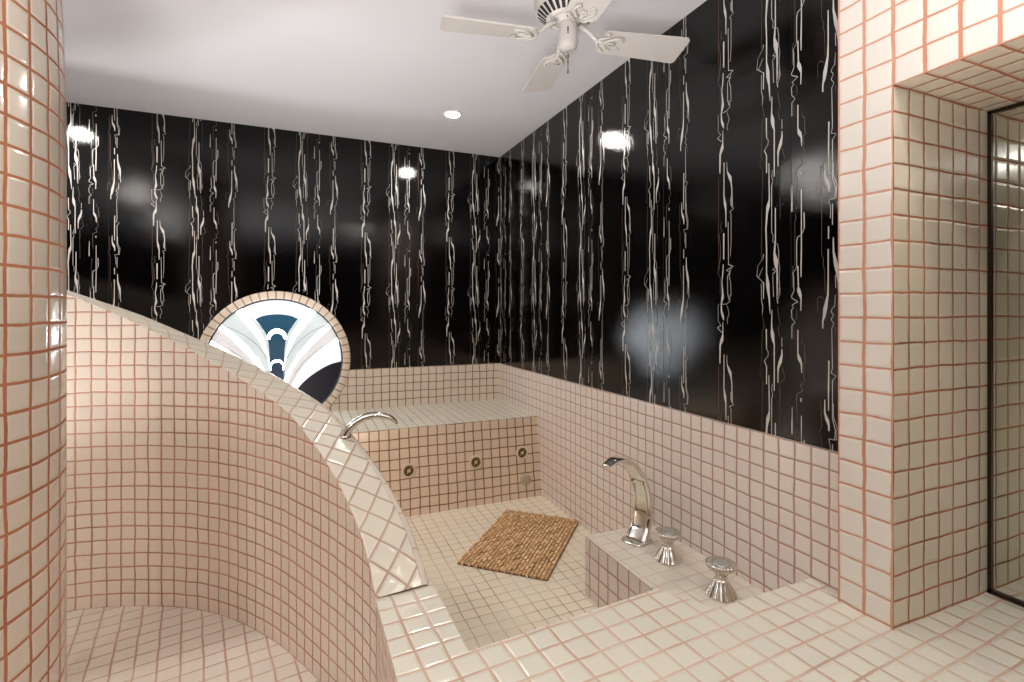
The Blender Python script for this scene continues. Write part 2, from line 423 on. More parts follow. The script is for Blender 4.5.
# niche wall: pier, lintel and recess
XF, YN, YN2, ZS, XM = -.056, -2.743, -4.25, 1.828, .372
mb = MB(M['column'])
c, ni, so = M['column'], M['niche'], M['soffit']
mb.box((XF, YN, DECK), (.06, YC, CEIL), {'x': c, 'Y': c}, 'xY')                       # pier
mb.face([(XF, YN, ZS), (XF, YN2, ZS), (XF, YN2, CEIL), (XF, YN, CEIL)], c)              # lintel face
mb.face([(XF, YN2, 0), (XF, YB, 0), (XF, YB, CEIL), (XF, YN2, CEIL)], c)
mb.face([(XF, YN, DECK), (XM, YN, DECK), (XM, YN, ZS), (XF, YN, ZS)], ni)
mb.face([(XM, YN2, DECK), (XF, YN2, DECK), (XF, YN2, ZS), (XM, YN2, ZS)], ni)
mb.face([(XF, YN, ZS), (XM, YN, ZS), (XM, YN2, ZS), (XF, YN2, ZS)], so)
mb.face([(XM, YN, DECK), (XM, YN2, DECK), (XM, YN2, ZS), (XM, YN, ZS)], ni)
wn = mb.build('wall_niche', kind='structure')
# unseen remainder of the room
for nm, fs in (('wall_left', [(XL, YB, 0), (XL, 0, 0), (XL, 0, CEIL), (XL, YB, CEIL)]),
               ('wall_front', [(.1, YB, 0), (XL, YB, 0), (XL, YB, CEIL), (.1, YB, CEIL)])):
    mb = MB(M['paper']); mb.face(fs, M['paper'])
    k = [Vector(p) for p in fs]; nrm = (k[1]-k[0]).cross(k[2]-k[0]).normalized()
    if nm == 'wall_left': nrm = Vector((1, 0, 0))
    else: nrm = Vector((0, 1, 0))
    q = [tuple(p+nrm*T) for p in k]; q[2] = (q[2][0], q[2][1], WAIN); q[3] = (q[3][0], q[3][1], WAIN)
    mb.face(q, M['back'])
    mb.build(nm, kind='structure')

# ------------------------------------------------------------------ curves
def catmull(P, n=20):
    P = np.array(P, float); out = []
    Q = np.vstack([2*P[0]-P[1], P, 2*P[-1]-P[-2]])
    for i in range(1, len(Q)-2):
        for t in np.linspace(0, 1, n, endpoint=False):
            a, b, c_, d = Q[i-1:i+3]
            out.append(.5*((2*b)+(-a+c_)*t+(2*a-5*b+4*c_-d)*t*t+(-a+3*b-3*c_+d)*t**3))
    out.append(P[-1]); return np.array(out)
PLAN = [(-2.75,-.96),(-2.5,-.95),(-2.239,-.974),(-2.126,-.985),(-2.017,-1.024),(-1.905,-1.072),(-1.829,-1.111),(-1.713,-1.19),(-1.596,-1.31),(-1.484,-1.467),(-1.416,-1.578),(-1.325,-1.771),(-1.24,-1.95),(-1.2,-2.1),(-1.193,-2.155),(-1.193,-2.3),(-1.196,-2.444)]
K = catmull(PLAN)
for _ in range(300): K[1:-1] = (K[:-2]+2*K[1:-1]+K[2:])/4
KS = np.r_[0, np.cumsum(np.linalg.norm(np.diff(K, axis=0), axis=1))]
S_END = 2.166
HS = [(-.65,1.56),(0,1.47),(.25,1.42),(.45,1.368),(.59,1.307),(.753,1.231),(.93,1.149),(1.1,1.075),(1.26,1.018),(1.41,.968),(1.55,.928),(1.65,.885),(1.71,.857),(1.79,.822),(1.84,.79),(1.9,.755),(1.96,.712),(2.01,.672),(2.07,.628),(2.11,.583),(2.15,.528),(2.18,.487),(2.22,.43)]
HSx, HSz = zip(*HS)
ss = list(np.arange(-.65, S_END-.005, .02))+[S_END]
def kp(s):
    if s < 0:
        d = K[1]-K[0]; d /= np.linalg.norm(d); return K[0]+d*s
    return np.array([np.interp(s, KS, K[:, 0]), np.interp(s, KS, K[:, 1])])
def kn(s):
    t = kp(s+.03)-kp(s-.03); t /= np.linalg.norm(t); return np.array([-t[1], t[0]])
def hz(s): # smoothed height
    return float(np.mean([np.interp(s+d, HSx, HSz) for d in (-.04, -.02, 0, .02, .04)]))
def off(s, w): p = kp(s)+kn(s)*w; return float(p[0]), float(p[1])
CW = .13
ss = [s for s in ss if kp(s)[0] > XL+.0]
# curved half-height shower wall
sw = empty('shower_half_wall', (-1.6, -1.2, SHW), 'curved tiled half wall sweeping down from the left wall to the tub deck', 'half wall')
P0 = Vector((-1.6, -1.2, SHW))
def rel(x, y, z): return (x-P0.x, y-P0.y, z-P0.z)
mb = MB(M['shwall'])
NR = 24
rows = [[rel(*off(s, 0), SHW-.08+(hz(s)-SHW+.08)*j/NR) for s in ss] for j in range(NR+1)]
mb.grid(rows, M['shwall'], uvf=lambda i, j: (ss[min(j, len(ss)-1)], SHW-.08+(hz(ss[min(j, len(ss)-1)])-SHW+.08)*i/NR))
rows = [[rel(*off(s, CW+.022), SHW-.08+(hz(s)-.012-SHW+.08)*j/NR) for s in ss] for j in range(NR+1)][::-1]
mb.grid(rows, M['shwall'], uvf=lambda i, j: (ss[min(j, len(ss)-1)], SHW-.08+(hz(ss[min(j, len(ss)-1)])-SHW+.08)*(NR-i)/NR))
mb.build('wall_body', sw)
mb = MB(M['cap'])
L3 = []
acc = 0; pv = None
for s in ss:   # length along the sloping cap
    p = Vector((*kp(s), hz(s))); acc += (p-pv).length if pv else 0; pv = p; L3.append(acc)
W5 = [0, .004, .04, .08, CW]
rows = [[rel(*off(s, w), hz(s)+(-.001 if w == 0 else .001)) for s in ss] for w in W5]
mb.grid(rows[::-1], M['cap'], smooth=False, uvf=lambda i, j: (L3[min(j, len(ss)-1)], W5[4-i]))
rows = [[rel(*off(s, CW+.001+.021*math.sin(a)), hz(s)+.001-.012*(1-math.cos(a))) for s in ss] for a in (0, .4, .8, 1.2, PI/2)]
mb.grid(rows[::-1], M['bull'], uvf=lambda i, j: (L3[min(j, len(ss)-1)], .02+i*.005))
s = S_END; mb.face([rel(*off(s, 0), hz(s)), rel(*off(s, CW+.02), hz(s)-.01), rel(*off(s, CW+.02), DECK-.02), rel(*off(s, 0), DECK-.02)], M['bull'])
mb.build('cap', sw, label='sloping cap of diagonal square tiles')

# tall curved wall at left
mb = MB(M['curved'])
CX, CY, CR = -2.434, -1.96, .5
def ring_(r, a): return (CX+r*math.cos(a), CY+r*math.sin(a))
A0, A1, NA = math.radians(-68), math.radians(66), 40
H = [0, .6, 1.2, 1.8, 2.05, 2.2, 2.32, CEIL]
def rr(z): return 0 if z < 1.85 else -.035*((z-1.85)/(CEIL-1.85))**1.6
for r, flip in ((CR, False), (CR-.12, True)):
    rows = [[(*ring_(r+rr(z), A0+(A1-A0)*j/NA), z) for j in range(NA+1)] for z in H]
    if flip: rows = rows[::-1]
    mb.grid(rows, M['curved'], uvf=lambda i, j, r=r, flip=flip: (r*(A0+(A1-A0)*j/NA), (H[::-1] if flip else H)[i]))
for a in (A0, A1):
    for z0, z1 in zip(H[:-1], H[1:]):
        q = [(*ring_(CR-.12+rr(z0), a), z0), (*ring_(CR+rr(z0), a), z0), (*ring_(CR+rr(z1), a), z1), (*ring_(CR-.12+rr(z1), a), z1)]
        if a == A1: q = q[::-1]
        mb.face(q, M['curved'], uvs=[(0, z0), (.12, z0), (.12, z1), (0, z1)])
mb.build('wall_curved', kind='structure')
# shower floor
mb = MB(M['shfloor'])
edge = [off(s, .05) for s in ss]
mb.face([(XL, -3.3, SHW), (-1.15, -3.3, SHW)] + [(x, y, SHW) for x, y in [(-1.146, -2.3)]+edge[::-1]] + [(XL, edge[0][1], SHW)], M['shfloor'])
mb.face([(XL, -3.3, 0), (-1.15, -3.3, 0), (-1.15, -3.3, SHW), (XL, -3.3, SHW)], M['shfloor'])
mb.build('floor_shower', kind='structure')

# ------------------------------------------------------------------ sunken tub
tub = empty('bathtub', (-.6, -1.5, TUB), 'sunken pink tiled bathtub with a raised bench at its far end', 'bathtub')
P1 = Vector((-.6, -1.5, TUB))
def finish(mb, name, label=None, base=P1, parent=tub):
    mb.xf(Matrix.Translation(-base)); return mb.build(name, parent, label=label)
mb = MB(M['tubf'])
edge = [off(s, .12) for s in ss if s > -.3 and s < 2.13]
mb.face([(x, y, TUB) for x, y in [(0, -.7), (edge[0][0], -.7)]+edge+[(-1.1, -2.14), (-1.045, -2.44), (-.46, -2.44), (-.3, -2.55), (0, -2.55)]], M['tubf'])
finish(mb, 'tub_floor')
mb = MB(M['bencht'])
YF0, YF1 = -.672, -.732
XB = -2.6
mb.face([(XB, YF0, BENCH), (-.004, YF0, BENCH), (-.004, -.006, BENCH), (XB, -.006, BENCH)], M['bencht'])
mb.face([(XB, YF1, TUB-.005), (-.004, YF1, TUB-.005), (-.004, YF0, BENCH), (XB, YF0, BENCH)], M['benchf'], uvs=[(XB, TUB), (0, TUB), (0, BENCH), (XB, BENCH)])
finish(mb, 'bench')
mb = MB(M['ledge'])
LX, LY = -.33, -1.765
mb.face([(LX, -2.6, LEDGE), (-.003, -2.6, LEDGE), (-.003, LY, LEDGE), (LX, LY, LEDGE)], M['ledge'])
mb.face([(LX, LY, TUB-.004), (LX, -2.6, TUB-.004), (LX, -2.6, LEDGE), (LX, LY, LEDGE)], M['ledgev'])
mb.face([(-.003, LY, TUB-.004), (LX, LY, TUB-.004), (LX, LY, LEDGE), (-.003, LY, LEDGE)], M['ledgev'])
finish(mb, 'ledge', 'low tiled ledge beside the right wall')

# deck
dk = [(-1.197, -2.06), (-1.06, -2.06), (-1.036, -2.08), (-1.031, -2.411), (-.785, -2.394), (-.462, -2.369), (-.385, -2.506), (-.013, -2.50), (-.013, -2.60), (XM, -2.60), (XM, -4.25), (-.45, -4.25), (-.45, -3.15), (-1.198, -3.15)]
dk = dk[::-1]
mb = MB(M['deck'])
mb.face([(x, y, DECK) for x, y in dk], M['deck'])
acc = 0
for (x0, y0), (x1, y1) in zip(dk, dk[1:]+dk[:1]):
    L = math.hypot(x1-x0, y1-y0)
    zz = 0 if y0 < -2.9 or x0 < -1.15 or x1 < -1.15 else 0
    mb.face([(x0, y0, zz), (x1, y1, zz), (x1, y1, DECK), (x0, y0, DECK)], M['shwall'] if (x0 < -1.15 and x1 < -1.15) else M['deckv'], uvs=[(acc, zz), (acc+L, zz), (acc+L, DECK), (acc, DECK)])
    acc += L
mb.xf(Matrix.Translation((.6, 2.9, 0)))
mb.build('tub_deck', label='broad cream tiled deck in the foreground wrapping the near end of the tub', cat='tub deck', loc=(-.6, -2.9, 0))

# jets on the sloping bench front
tilt = math.atan2(YF0-YF1, BENCH-TUB)
def front(x, z): return (x, YF0+(YF1-YF0)*(BENCH-z)/(BENCH-TUB), z)
def fit_front(o, x, z):
    o.location = front(x, z); o.rotation_euler = (PI/2-tilt, 0, 0)   # local +Z leaves the face toward -Y
def make_jet():
    e = empty('whirlpool_jet')
    mb = MB(M['plastic'])
    mb.lathe([(.0285, .001), (.0285, .009), (.0315, .0115), (.0365, .010), (.0395, .005), (.0395, -.002)], M['plastic'], n=36)
    mb.build('flange', e)
    mb = MB(M['dark'])
    mb.lathe([(.0288, .0022), (.001, .0022)], M['dark'], n=30)
    mb.build('socket', e)
    mb = MB(M['brass'])
    mb.lathe([(.0245, .0025), (.0240, .006), (.0185, .0085), (.0165, .004)], M['brass'], n=30)
    mb.lathe([(.0095, .0025), (.0095, .009), (.007, .011), (.0045, .011), (.004, .004), (.0005, .004)], M['plastic'], n=24)
    for k in range(2):
        a = PI*k+.9
        mb.tube([(.008*math.cos(a), .008*math.sin(a), .005), (.020*math.cos(a), .020*math.sin(a), .005)], .0020, M['plastic'], 6)
    mb.build('nozzle', e, label='brass coloured eyeball nozzle')
    return e
jet = make_jet()
JL = ['round whirlpool jet at the left end of the tub bench front', 'round whirlpool jet in the middle of the tub bench front', 'round whirlpool jet at the right end of the bench front, above the suction cover']
for i, (x, z) in enumerate([(-.823, .385), (-.43, .386), (-.131, .408)]):
    o = jet if i == 0 else copy_tree(jet)
    fit_front(o, x, z); tag(o, JL[i], 'jet', 'whirlpool jets on the bench front')
e = empty('suction_cover', label='flat pale round suction cover below the right hand whirlpool jet', cat='drain cover')
mb = MB(M['suction']); mb.lathe([(.036, -.003), (.036, .003), (.032, .008), (.012, .010), (.0005, .010)], M['suction'], n=36); mb.build('cover_plate', e)
mb = MB(M['dark'])
for r, n in ((.012, 8), (.018, 12), (.024, 16)):
    for k in range(n):
        a = 2*PI*k/n; mb.box((r*math.cos(a)-.0011, r*math.sin(a)-.0011, .006), (r*math.cos(a)+.0011, r*math.sin(a)+.0011, .0104), M['dark'])
mb.build('grille_holes', e)
mb = MB(M['chrome']); mb.lathe([(.0045, .009), (.0045, .012), (.003, .013), (.0003, .013)], M['chrome'], n=12); mb.build('screw', e)
fit_front(e, -.114, .248)

# ------------------------------------------------------------------ bath mat
mb = MB(M['teak'])
c0 = Vector((-.735, -1.337, 0)); cx = Vector((-.305, -.872, 0)); cy = Vector((-.452, -1.635, 0))
ul = (cx-c0).normalized(); LL = (cx-c0).length; vl = Vector((ul.y, -ul.x, 0)); WW = .42
nr, pitch = 34, LL/34
rnd = random.Random(3)
seg = .040
nrow = int(WW/.0165); rw = WW/nrow
for i in range(nrow):
    o_ = (i % 2)*seg*.5
    x = -o_
    while x < LL:
        a, b_ = max(0, x+.004), min(LL, x+seg-.004)
        x += seg
        if b_-a < .008: continue
        y0, y1 = i*rw+.0020, (i+1)*rw-.0024
        z1 = .0135+rnd.uniform(-.0022, .0028)
        mb.box((a, y0, .0035), (b_, y1, z1), M['teak'], 'xXyYZ')
mo = empty('bath_mat', (c0.x, c0.y, TUB), 'rectangular woven teak bath mat lying askew on the tub floor', 'bath mat')
mo.rotation_euler = (0, 0, math.atan2(ul.y, ul.x))
mb.xf(Matrix.Scale(-1, 4, (0, 1, 0)))
bmesh.ops.reverse_faces(mb.bm, faces=mb.bm.faces[:])
mb.build('slats', mo)
mb = MB(M['gap_shade'])  # added dark strips that put shade into the gaps between slats
for i in range(nrow): mb.box((.001, i*rw+.0004, .002), (LL-.001, (i+1)*rw-.0006, .0055), M['gap_shade'])
mb.xf(Matrix.Scale(-1, 4, (0, 1, 0)))
bmesh.ops.reverse_faces(mb.bm, faces=mb.bm.faces[:])
mb.build('gap_shade_strips', mo)
mb = MB(M['dark'])
k = 0
while k*.046 < LL-.01:
    x = .02+k*.046; mb.box((x-.002, -WW+.004, .001), (x+.002, -.004, .0045), M['dark']); k += 1
mb.build('binding_cords', mo)

# ------------------------------------------------------------------ taps
def sp(P, n=8): return catmull(P, n)
def spout_mesh(path, W, TH, base_w, inset=True):
    """flat arched waterfall spout; path in local XZ, ribbon width along Y"""
    P = sp(path, 10); n = len(P); mb = MB(M['chrome']); rows = []
    for i, p in enumerate(P):
        t = P[min(i+1, n-1)]-P[max(i-1, 0)]; t /= np.linalg.norm(t); nn = np.array([-t[1], t[0]])  # outward side
        f = i/(n-1)
        w = np.interp(f, *W); th = np.interp(f, *TH)
        row = []
        for k in range(24):
            a = 2*PI*k/24
            ca, sa = math.cos(a), math.sin(a)
            y = .5*w*math.copysign(abs(ca)**.45, ca)
            q = .5*th*math.copysign(abs(sa)**.8, sa)
            if sa < 0: q *= .5   # dished inner side
            row.append((p[0]+nn[0]*q, y, p[1]+nn[1]*q))
        rows.append(row)
    mb.grid(rows, M['chrome'], closed=True, cap=True)
    return mb, P
# big spout on the ledge: arches toward the tub (-X)
e = empty('tub_spout', (-.150, -1.87, LEDGE), 'tall arched chrome tub spout on the ledge by the right wall', 'faucet', 'arched chrome spouts', rz=math.radians(20))
path = [(-.010, 0), (.018, .055), (.030, .11), (.020, .185), (-.018, .262), (-.082, .322), (-.150, .343), (-.218, .333)]
path = [(-x, z) for x, z in path]      # build toward +X then mirror
mb, P = spout_mesh(path, ([0, .12, .45, .8, 1], [.098, .084, .080, .062, .034]), ([0, .1, .3, .6, .9, 1], [.085, .052, .036, .030, .020, .008]), 0)
mb.xf(Matrix.Scale(-1, 4, (1, 0, 0))); bmesh.ops.reverse_faces(mb.bm, faces=mb.bm.faces[:])
mb.build('spout_arch', e)
mb = MB(M['chrome'])
rows = []
for z, g in ((0, 1.08), (.003, 1.1), (.007, 1.02)):
    rows.append([(-.012+.050*g*math.copysign(abs(math.cos(a))**.6, math.cos(a)), .047*g*math.copysign(abs(math.sin(a))**.6, math.sin(a)), z) for a in [2*PI*k/28 for k in range(28)]])
mb.grid(rows, M['chrome'], closed=True, cap=True); mb.build('base_plate', e)
# recessed panel on the inner (tub) side of the arch
mb = MB(M['chrome'])
Q = sp([(x, z) for x, z in path], 10)
idx = [i for i in range(len(Q)) if .10 < Q[i][1] < .235 and Q[i][0] < .03]
def side(i, d):
    t = Q[i+1]-Q[i-1]; t /= np.linalg.norm(t); return Q[i]+np.array([-t[1], t[0]])*d
for a, b_ in ((-.029, -.025), (.025, .029)):
    rows = [[(-side(i, dd)[0], y, side(i, dd)[1]) for i in idx] for dd, y in ((-.004, a), (-.0155, a), (-.0155, b_), (-.004, b_))]
    mb.grid(rows, M['chrome'], smooth=False)
for i0 in (idx[0], idx[-1]):
    p_, q_ = side(i0, -.0155), side(i0, -.004)
    t = Q[i0+1]-Q[i0-1]; t = t/np.linalg.norm(t)*.003
    mb.face([(-(p_-t)[0], -.029, (p_-t)[1]), (-(p_+t)[0], -.029, (p_+t)[1]), (-(p_+t)[0], .029, (p_+t)[1]), (-(p_-t)[0], .029, (p_-t)[1])], M['chrome'])
mb.build('raised_panel_frame', e)
# smaller spout on the sloping cap
sx, sy = off(1.735, CW-.012)
e = empty('tub_spout', (sx, sy, hz(1.735)-.006), 'slim curved chrome spout rising from the sloping half wall cap', 'faucet', 'arched chrome spouts')
path2 = [(0, -.01), (.022, .027), (.055, .052), (.098, .062), (.142, .055), (.178, .038)]
mb, P = spout_mesh(path2, ([0, .5, 1], [.042, .036, .032]), ([0, .5, .9, 1], [.036, .030, .024, .012]), 0)
mb.build('spout_arch', e)
mb = MB(M['chrome']); mb.lathe([(.022, -.012), (.024, .002), (.020, .007), (.012, .008)], M['chrome'], n=24); mb.build('base_collar', e)
mb = MB(M['dark']); mb.box((.176, -.009, .031), (.1815, .009, .036), M['dark']); mb.build('outlet', e)

def make_handle():
    e = empty('tap_handle')
    fl = lambda a, z: 1+.055*math.cos(14*a)
    mb = MB(M['chrome'])
    mb.lathe([(.046, 0), (.046, .003), (.044, .006), (.038, .018), (.029, .034), (.021, .048), (.0175, .056)], M['chrome'], n=84, flute=fl, cap=True)
    mb.build('bell_base', e)
    mb = MB(M['chrome'])
    mb.lathe([(.0165, .054), (.0185, .058), (.0185, .061), (.0165, .064)], M['chrome'], n=32)
    mb.build('waist_ring', e)
    mb = MB(M['chrome'])
    fl2 = lambda a, z: 1+.05*math.cos(26*a)
    mb.lathe([(.016, .062), (.021, .070), (.030, .081), (.041, .093), (.0455, .098), (.0450, .103), (.039, .105), (.030, .102), (.0005, .100)], M['chrome'], n=108, flute=fl2)
    mb.build('flared_top', e)
    mb = MB(M['chrome'])
    for k in range(26):
        a = 2*PI*k/26; mb.sphere((.0415*math.cos(a), .0415*math.sin(a), .0925), .0046, M['chrome'], 6, (1, 1, 1.5))
    mb.build('beaded_rim', e)
    mb = MB(M['acrylic']); mb.lathe([(.029, .101), (.028, .1045), (.020, .1065), (.0005, .1070)], M['acrylic'], n=32); mb.build('cap', e)
    return e
h = make_handle()
for i, (x, y, l) in enumerate([(-.154, -2.048, 'fluted chrome tap handle nearest the tall spout'), (-.150, -2.293, 'fluted chrome tap handle nearest the camera, beside the deck edge')]):
    o = h if i == 0 else copy_tree(h)
    o.location = (x, y, LEDGE); o.rotation_euler = (0, 0, i*.35); tag(o, l, 'tap handle', 'chrome tap handles on the ledge')

# ------------------------------------------------------------------ round stained glass window
win = empty('window_1', (WX, 0, WZ)); tag(win, 'round leaded stained glass window with blue fan design', 'window', kind='structure')
mb = MB(M['ring'])
n = 96
prof = [(WR, .0), (WR, -.016), (WR-.006, -.020), (WRI+.006, -.020), (WRI, -.016), (WRI, .0)]
rows = [[(r*math.cos(2*PI*j/n), y, r*math.sin(2*PI*j/n)) for j in range(n+1)] for r, y in prof]
mb.grid(rows[::-1], M['ring'], uvf=lambda i, j: (2*PI*j/n*WR, .1))
mb.build('tile_surround', win)
mb = MB(M['came'])
prof = [(WRI+.001, -.001), (WRI+.001, -.013), (WRI-.010, -.013), (WRI-.010, -.001)]
rows = [[(r*math.cos(2*PI*j/n), y, r*math.sin(2*PI*j/n)) for j in range(n+1)] for r, y in prof]
mb.grid(rows[::-1], M['came'], smooth=False); mb.build('window_frame', win)
mb = MB(M['g_white'])
R_ = WRI-.004
def piece(pts, m, y):
    mb.face([(x*R_, y, z*R_) for x, z in pts], m)
def arc(a0, a1, n=24, r=1.0): return [(r*math.cos(math.radians(a0+(a1-a0)*i/n)), r*math.sin(math.radians(a0+(a1-a0)*i/n))) for i in range(n+1)]
def cr(P): return [tuple(p) for p in catmull(P, 8)]
def mir(P): return [(-x, z) for x, z in P]
piece(arc(0, 359, 95), M['g_white'], -.003)
def both(P, m, y):
    piece(P, m, y); piece(mir(P)[::-1], m, y)
fo = (.03, -.56)
p0 = cr([(.49, .844), (.379, .71), (.29, .62), (.188, .503), (.134, .371), (.112, .194), (.10, -.05), (.095, -.5)])   # outer edge of the stem
s1a = cr([(.50, .85), (.379, .69), (.228, .448), (.155, .222), (.118, .017), (.098, -.5)])
s1b = cr([(.589, .799), (.463, .634), (.297, .412), (.188, .192), (.125, .006), (.10, -.5)])
t1 = cr([(.773, .594), (.546, .482), (.324, .307), (.188, .117), (.12, -.072), (.10, -.5)])
s2a = cr([(.773, .594), (.603, .436), (.379, .186), (.215, -.076), (.12, -.279), (.10, -.52)])
s2b = cr([(.817, .524), (.659, .39), (.463, .168), (.269, -.079), (.16, -.312), (.11, -.55)])
t2 = cr([(.918, .354), (.631, .178), (.407, -.025), (.25, -.257), (.12, -.56)])
s3a = cr([(.918, .354), (.745, .236), (.546, .06), (.379, -.143), (.228, -.404), (.14, -.62)])
s3b = cr([(.945, .29), (.773, .174), (.603, .028), (.421, -.19), (.269, -.451), (.16, -.66)])
ba = cr([(.99, -.04), (.80, -.090), (.60, -.20), (.43, -.33), (.289, -.488), (.19, -.63), (.13, -.74), (.11, -.98)])
both(p0[:]+t1[::-1], M['g_pale'], -.0042)                 # petal between stem and strip
both(p0+s1a[::-1], M['g_pale'], -.0051)
both(s1a+s1b[::-1], M['g_streak'], -.0060)
both(s1b+s2a[::-1]+[(.773, .594)], M['g_pale'], -.0044)
both(s1b[:1]+arc(53.6, 37.5, 8)+t1+s1b[::-1][:-1], M['g_pale'], -.0048)
both(s2a+s2b[::-1], M['g_streak'], -.0061)
both(s2b+s3a[::-1]+arc(21.1, 32.7, 6)[:-1], M['g_pale2'], -.0049)
both(s3a+s3b[::-1], M['g_streak'], -.0062)
both(ba+arc(276, 357, 30), M['g_dark'], -.0055)
# blue cap and stem
top = cr([(-.311, .68), (-.188, .734), (0, .756), (.188, .734), (.311, .68)])
st = [(.311, .68), (.225, .56), (.165, .45), (.135, .371), (.112, .194), (.10, -.05), (.092, -.5), (.1, -.98)]
stc = cr(st)
piece(top+stc[1:]+mir(stc[1:])[::-1], M['g_teal'], -.0050)
def arch(zc, ro, ri, h, y, m=None):
    o1 = [(ro*math.cos(a), zc+ro*1.05*math.sin(a)) for a in np.linspace(0, PI, 20)]
    i1 = [(ri*math.cos(a), zc+ri*.85*math.sin(a)) for a in np.linspace(PI, 0, 20)]
    piece([(ro, zc-h)]+o1+[(-ro, zc-h), (-ri, zc-h)]+i1+[(ri, zc-h)], m or M['g_streak'], y)
arch(.37, .145, .10, .01, -.0056)
arch(-.085, .105, .085, .06, -.0056)
piece([(.095, -.98), (.085, -.5), (.085, -.12)]+[(.085*math.cos(a), -.12+.075*math.sin(a)) for a in np.linspace(0, PI, 16)]+[(-.085, -.5), (-.095, -.98)], M['g_navy'], -.0057)
mb.build('stained_glass', win)
mb = MB(M['came'])
def came(P, w=.0016, y=-.0066):
    for (x0, z0), (x1, z1) in zip(P[:-1], P[1:]):
        L = math.hypot(x1-x0, z1-z0)
        if L < 1e-6: continue
        nx, nz = -(z1-z0)/L*w/R_, (x1-x0)/L*w/R_
        mb.box((0, 0, 0), (0, 0, 0), M['came'], '') if False else None
        q = [((x0+nx)*R_, y, (z0+nz)*R_), ((x0-nx)*R_, y, (z0-nz)*R_), ((x1-nx)*R_, y, (z1-nz)*R_), ((x1+nx)*R_, y, (z1+nz)*R_)]
        mb.face(q, M['came'])
        mb.face([(a, y+.001, c_) for a, b__, c_ in q][::-1], M['came'])
for P in (p0, t1, t2, ba, s1a, s2a, s2b, s3a):
    w = .0009
    came(P, w); came(mir(P), w)
came(top, .001)
mb.build('lead_lines', win)

# ------------------------------------------------------------------ mirror in the niche
e = empty('mirror', (XM, -3.49, DECK), 'tall frameless-looking mirror with dark bronze edge at the back of the tiled niche', 'mirror')
e['label'] = 'tall mirror with dark bronze edge at the back of the tiled niche'
mb = MB(M['mirror']); mb.box((-.010, YN2+3.49+.004, .012), (-.002, YN+3.49-.004, ZS-DECK-.004), M['mirror']); mb.build('mirror_glass', e)
mb = MB(M['frame'])
y1 = YN+3.49-.002; y0 = YN2+3.49+.002; zt = ZS-DECK-.003
mb.box((-.016, y1-.008, .004), (-.001, y1, zt), M['frame'])
mb.box((-.016, y0, .004), (-.001, y0+.012, zt), M['frame'])
mb.box((-.016, y0, zt-.009), (-.001, y1, zt), M['frame'])
mb.box((-.016, y0, .004), (-.001, y1, .014), M['frame'])
mb.build('mirror_frame', e)

# ------------------------------------------------------------------ ceiling fan
FX, FY = -.57, -2.05
fan = empty('ceiling_fan', (FX, FY, CEIL), 'off white four blade ceiling fan with pull chain, hung near the right wall', 'ceiling fan')
z0 = -CEIL
mb = MB(M['fan'])
mb.lathe([(.052, -.001), (.060, -.02), (.085, -.045), (.105, -.065), (.112, -.09), (.112, -.135), (.109, -.150)], M['fan'], n=48)
mb.lathe([(.109, -.150), (.107, -.157), (.066, -.190), (.058, -.193), (.050, -.190), (.0005, -.188)], M['fan'], n=48)
mb.build('motor_housing', fan)
mb = MB(M['fan_slot'])
for k in range(28):
    a = 2*PI*k/28; da = .035
    def pt(r, z, s): return (r*math.cos(a+s*da*.10/r), r*math.sin(a+s*da*.10/r), z)
    # slot follows the sloping underside
    mb.face([pt(.1005, -.1632, -1.9), pt(.1005, -.1632, 1.9), pt(.0720, -.1862, 1.5), pt(.0720, -.1862, -1.5)], M['fan_slot'])
mb.build('vent_slots', fan)
mb = MB(M['fan'])
mb.lathe([(.052, -.176), (.050, -.190), (.034, -.196), (.030, -.200)], M['fan'], n=40)
mb.lathe([(.030, -.198), (.032, -.206), (.032, -.262), (.0295, -.278), (.020, -.284), (.0005, -.286)], M['fan'], n=40)
sh = mb.build('switch_housing', fan)
mb = MB(M['dark'])
a = math.radians(-118)
for z, s in ((-.228, .9), (-.236, 1), (-.244, .7)):
    p = Vector((.0322*math.cos(a), .0322*math.sin(a), z)); t = Vector((-math.sin(a), math.cos(a), 0))
    mb.face([tuple(p-t*.003*s-Vector((0, 0, .003))), tuple(p+t*.003*s-Vector((0, 0, .003))), tuple(p+t*.003*s+Vector((0, 0, .003))), tuple(p-t*.003*s+Vector((0, 0, .003)))], M['dark'])
mb.build('direction_switch', sh)
mb = MB(M['chain'])
for k in range(18): mb.sphere((.004, .006, -.288-k*.0036), .0017, M['chain'], 5)
mb.sphere((.004, .006, -.322), .0032, M['chain'], 8); mb.sphere((.004, .006, -.355), .0028, M['chain'], 8, (1, 1, 2))
mb.build('pull_chain', fan)
BZ = -.245
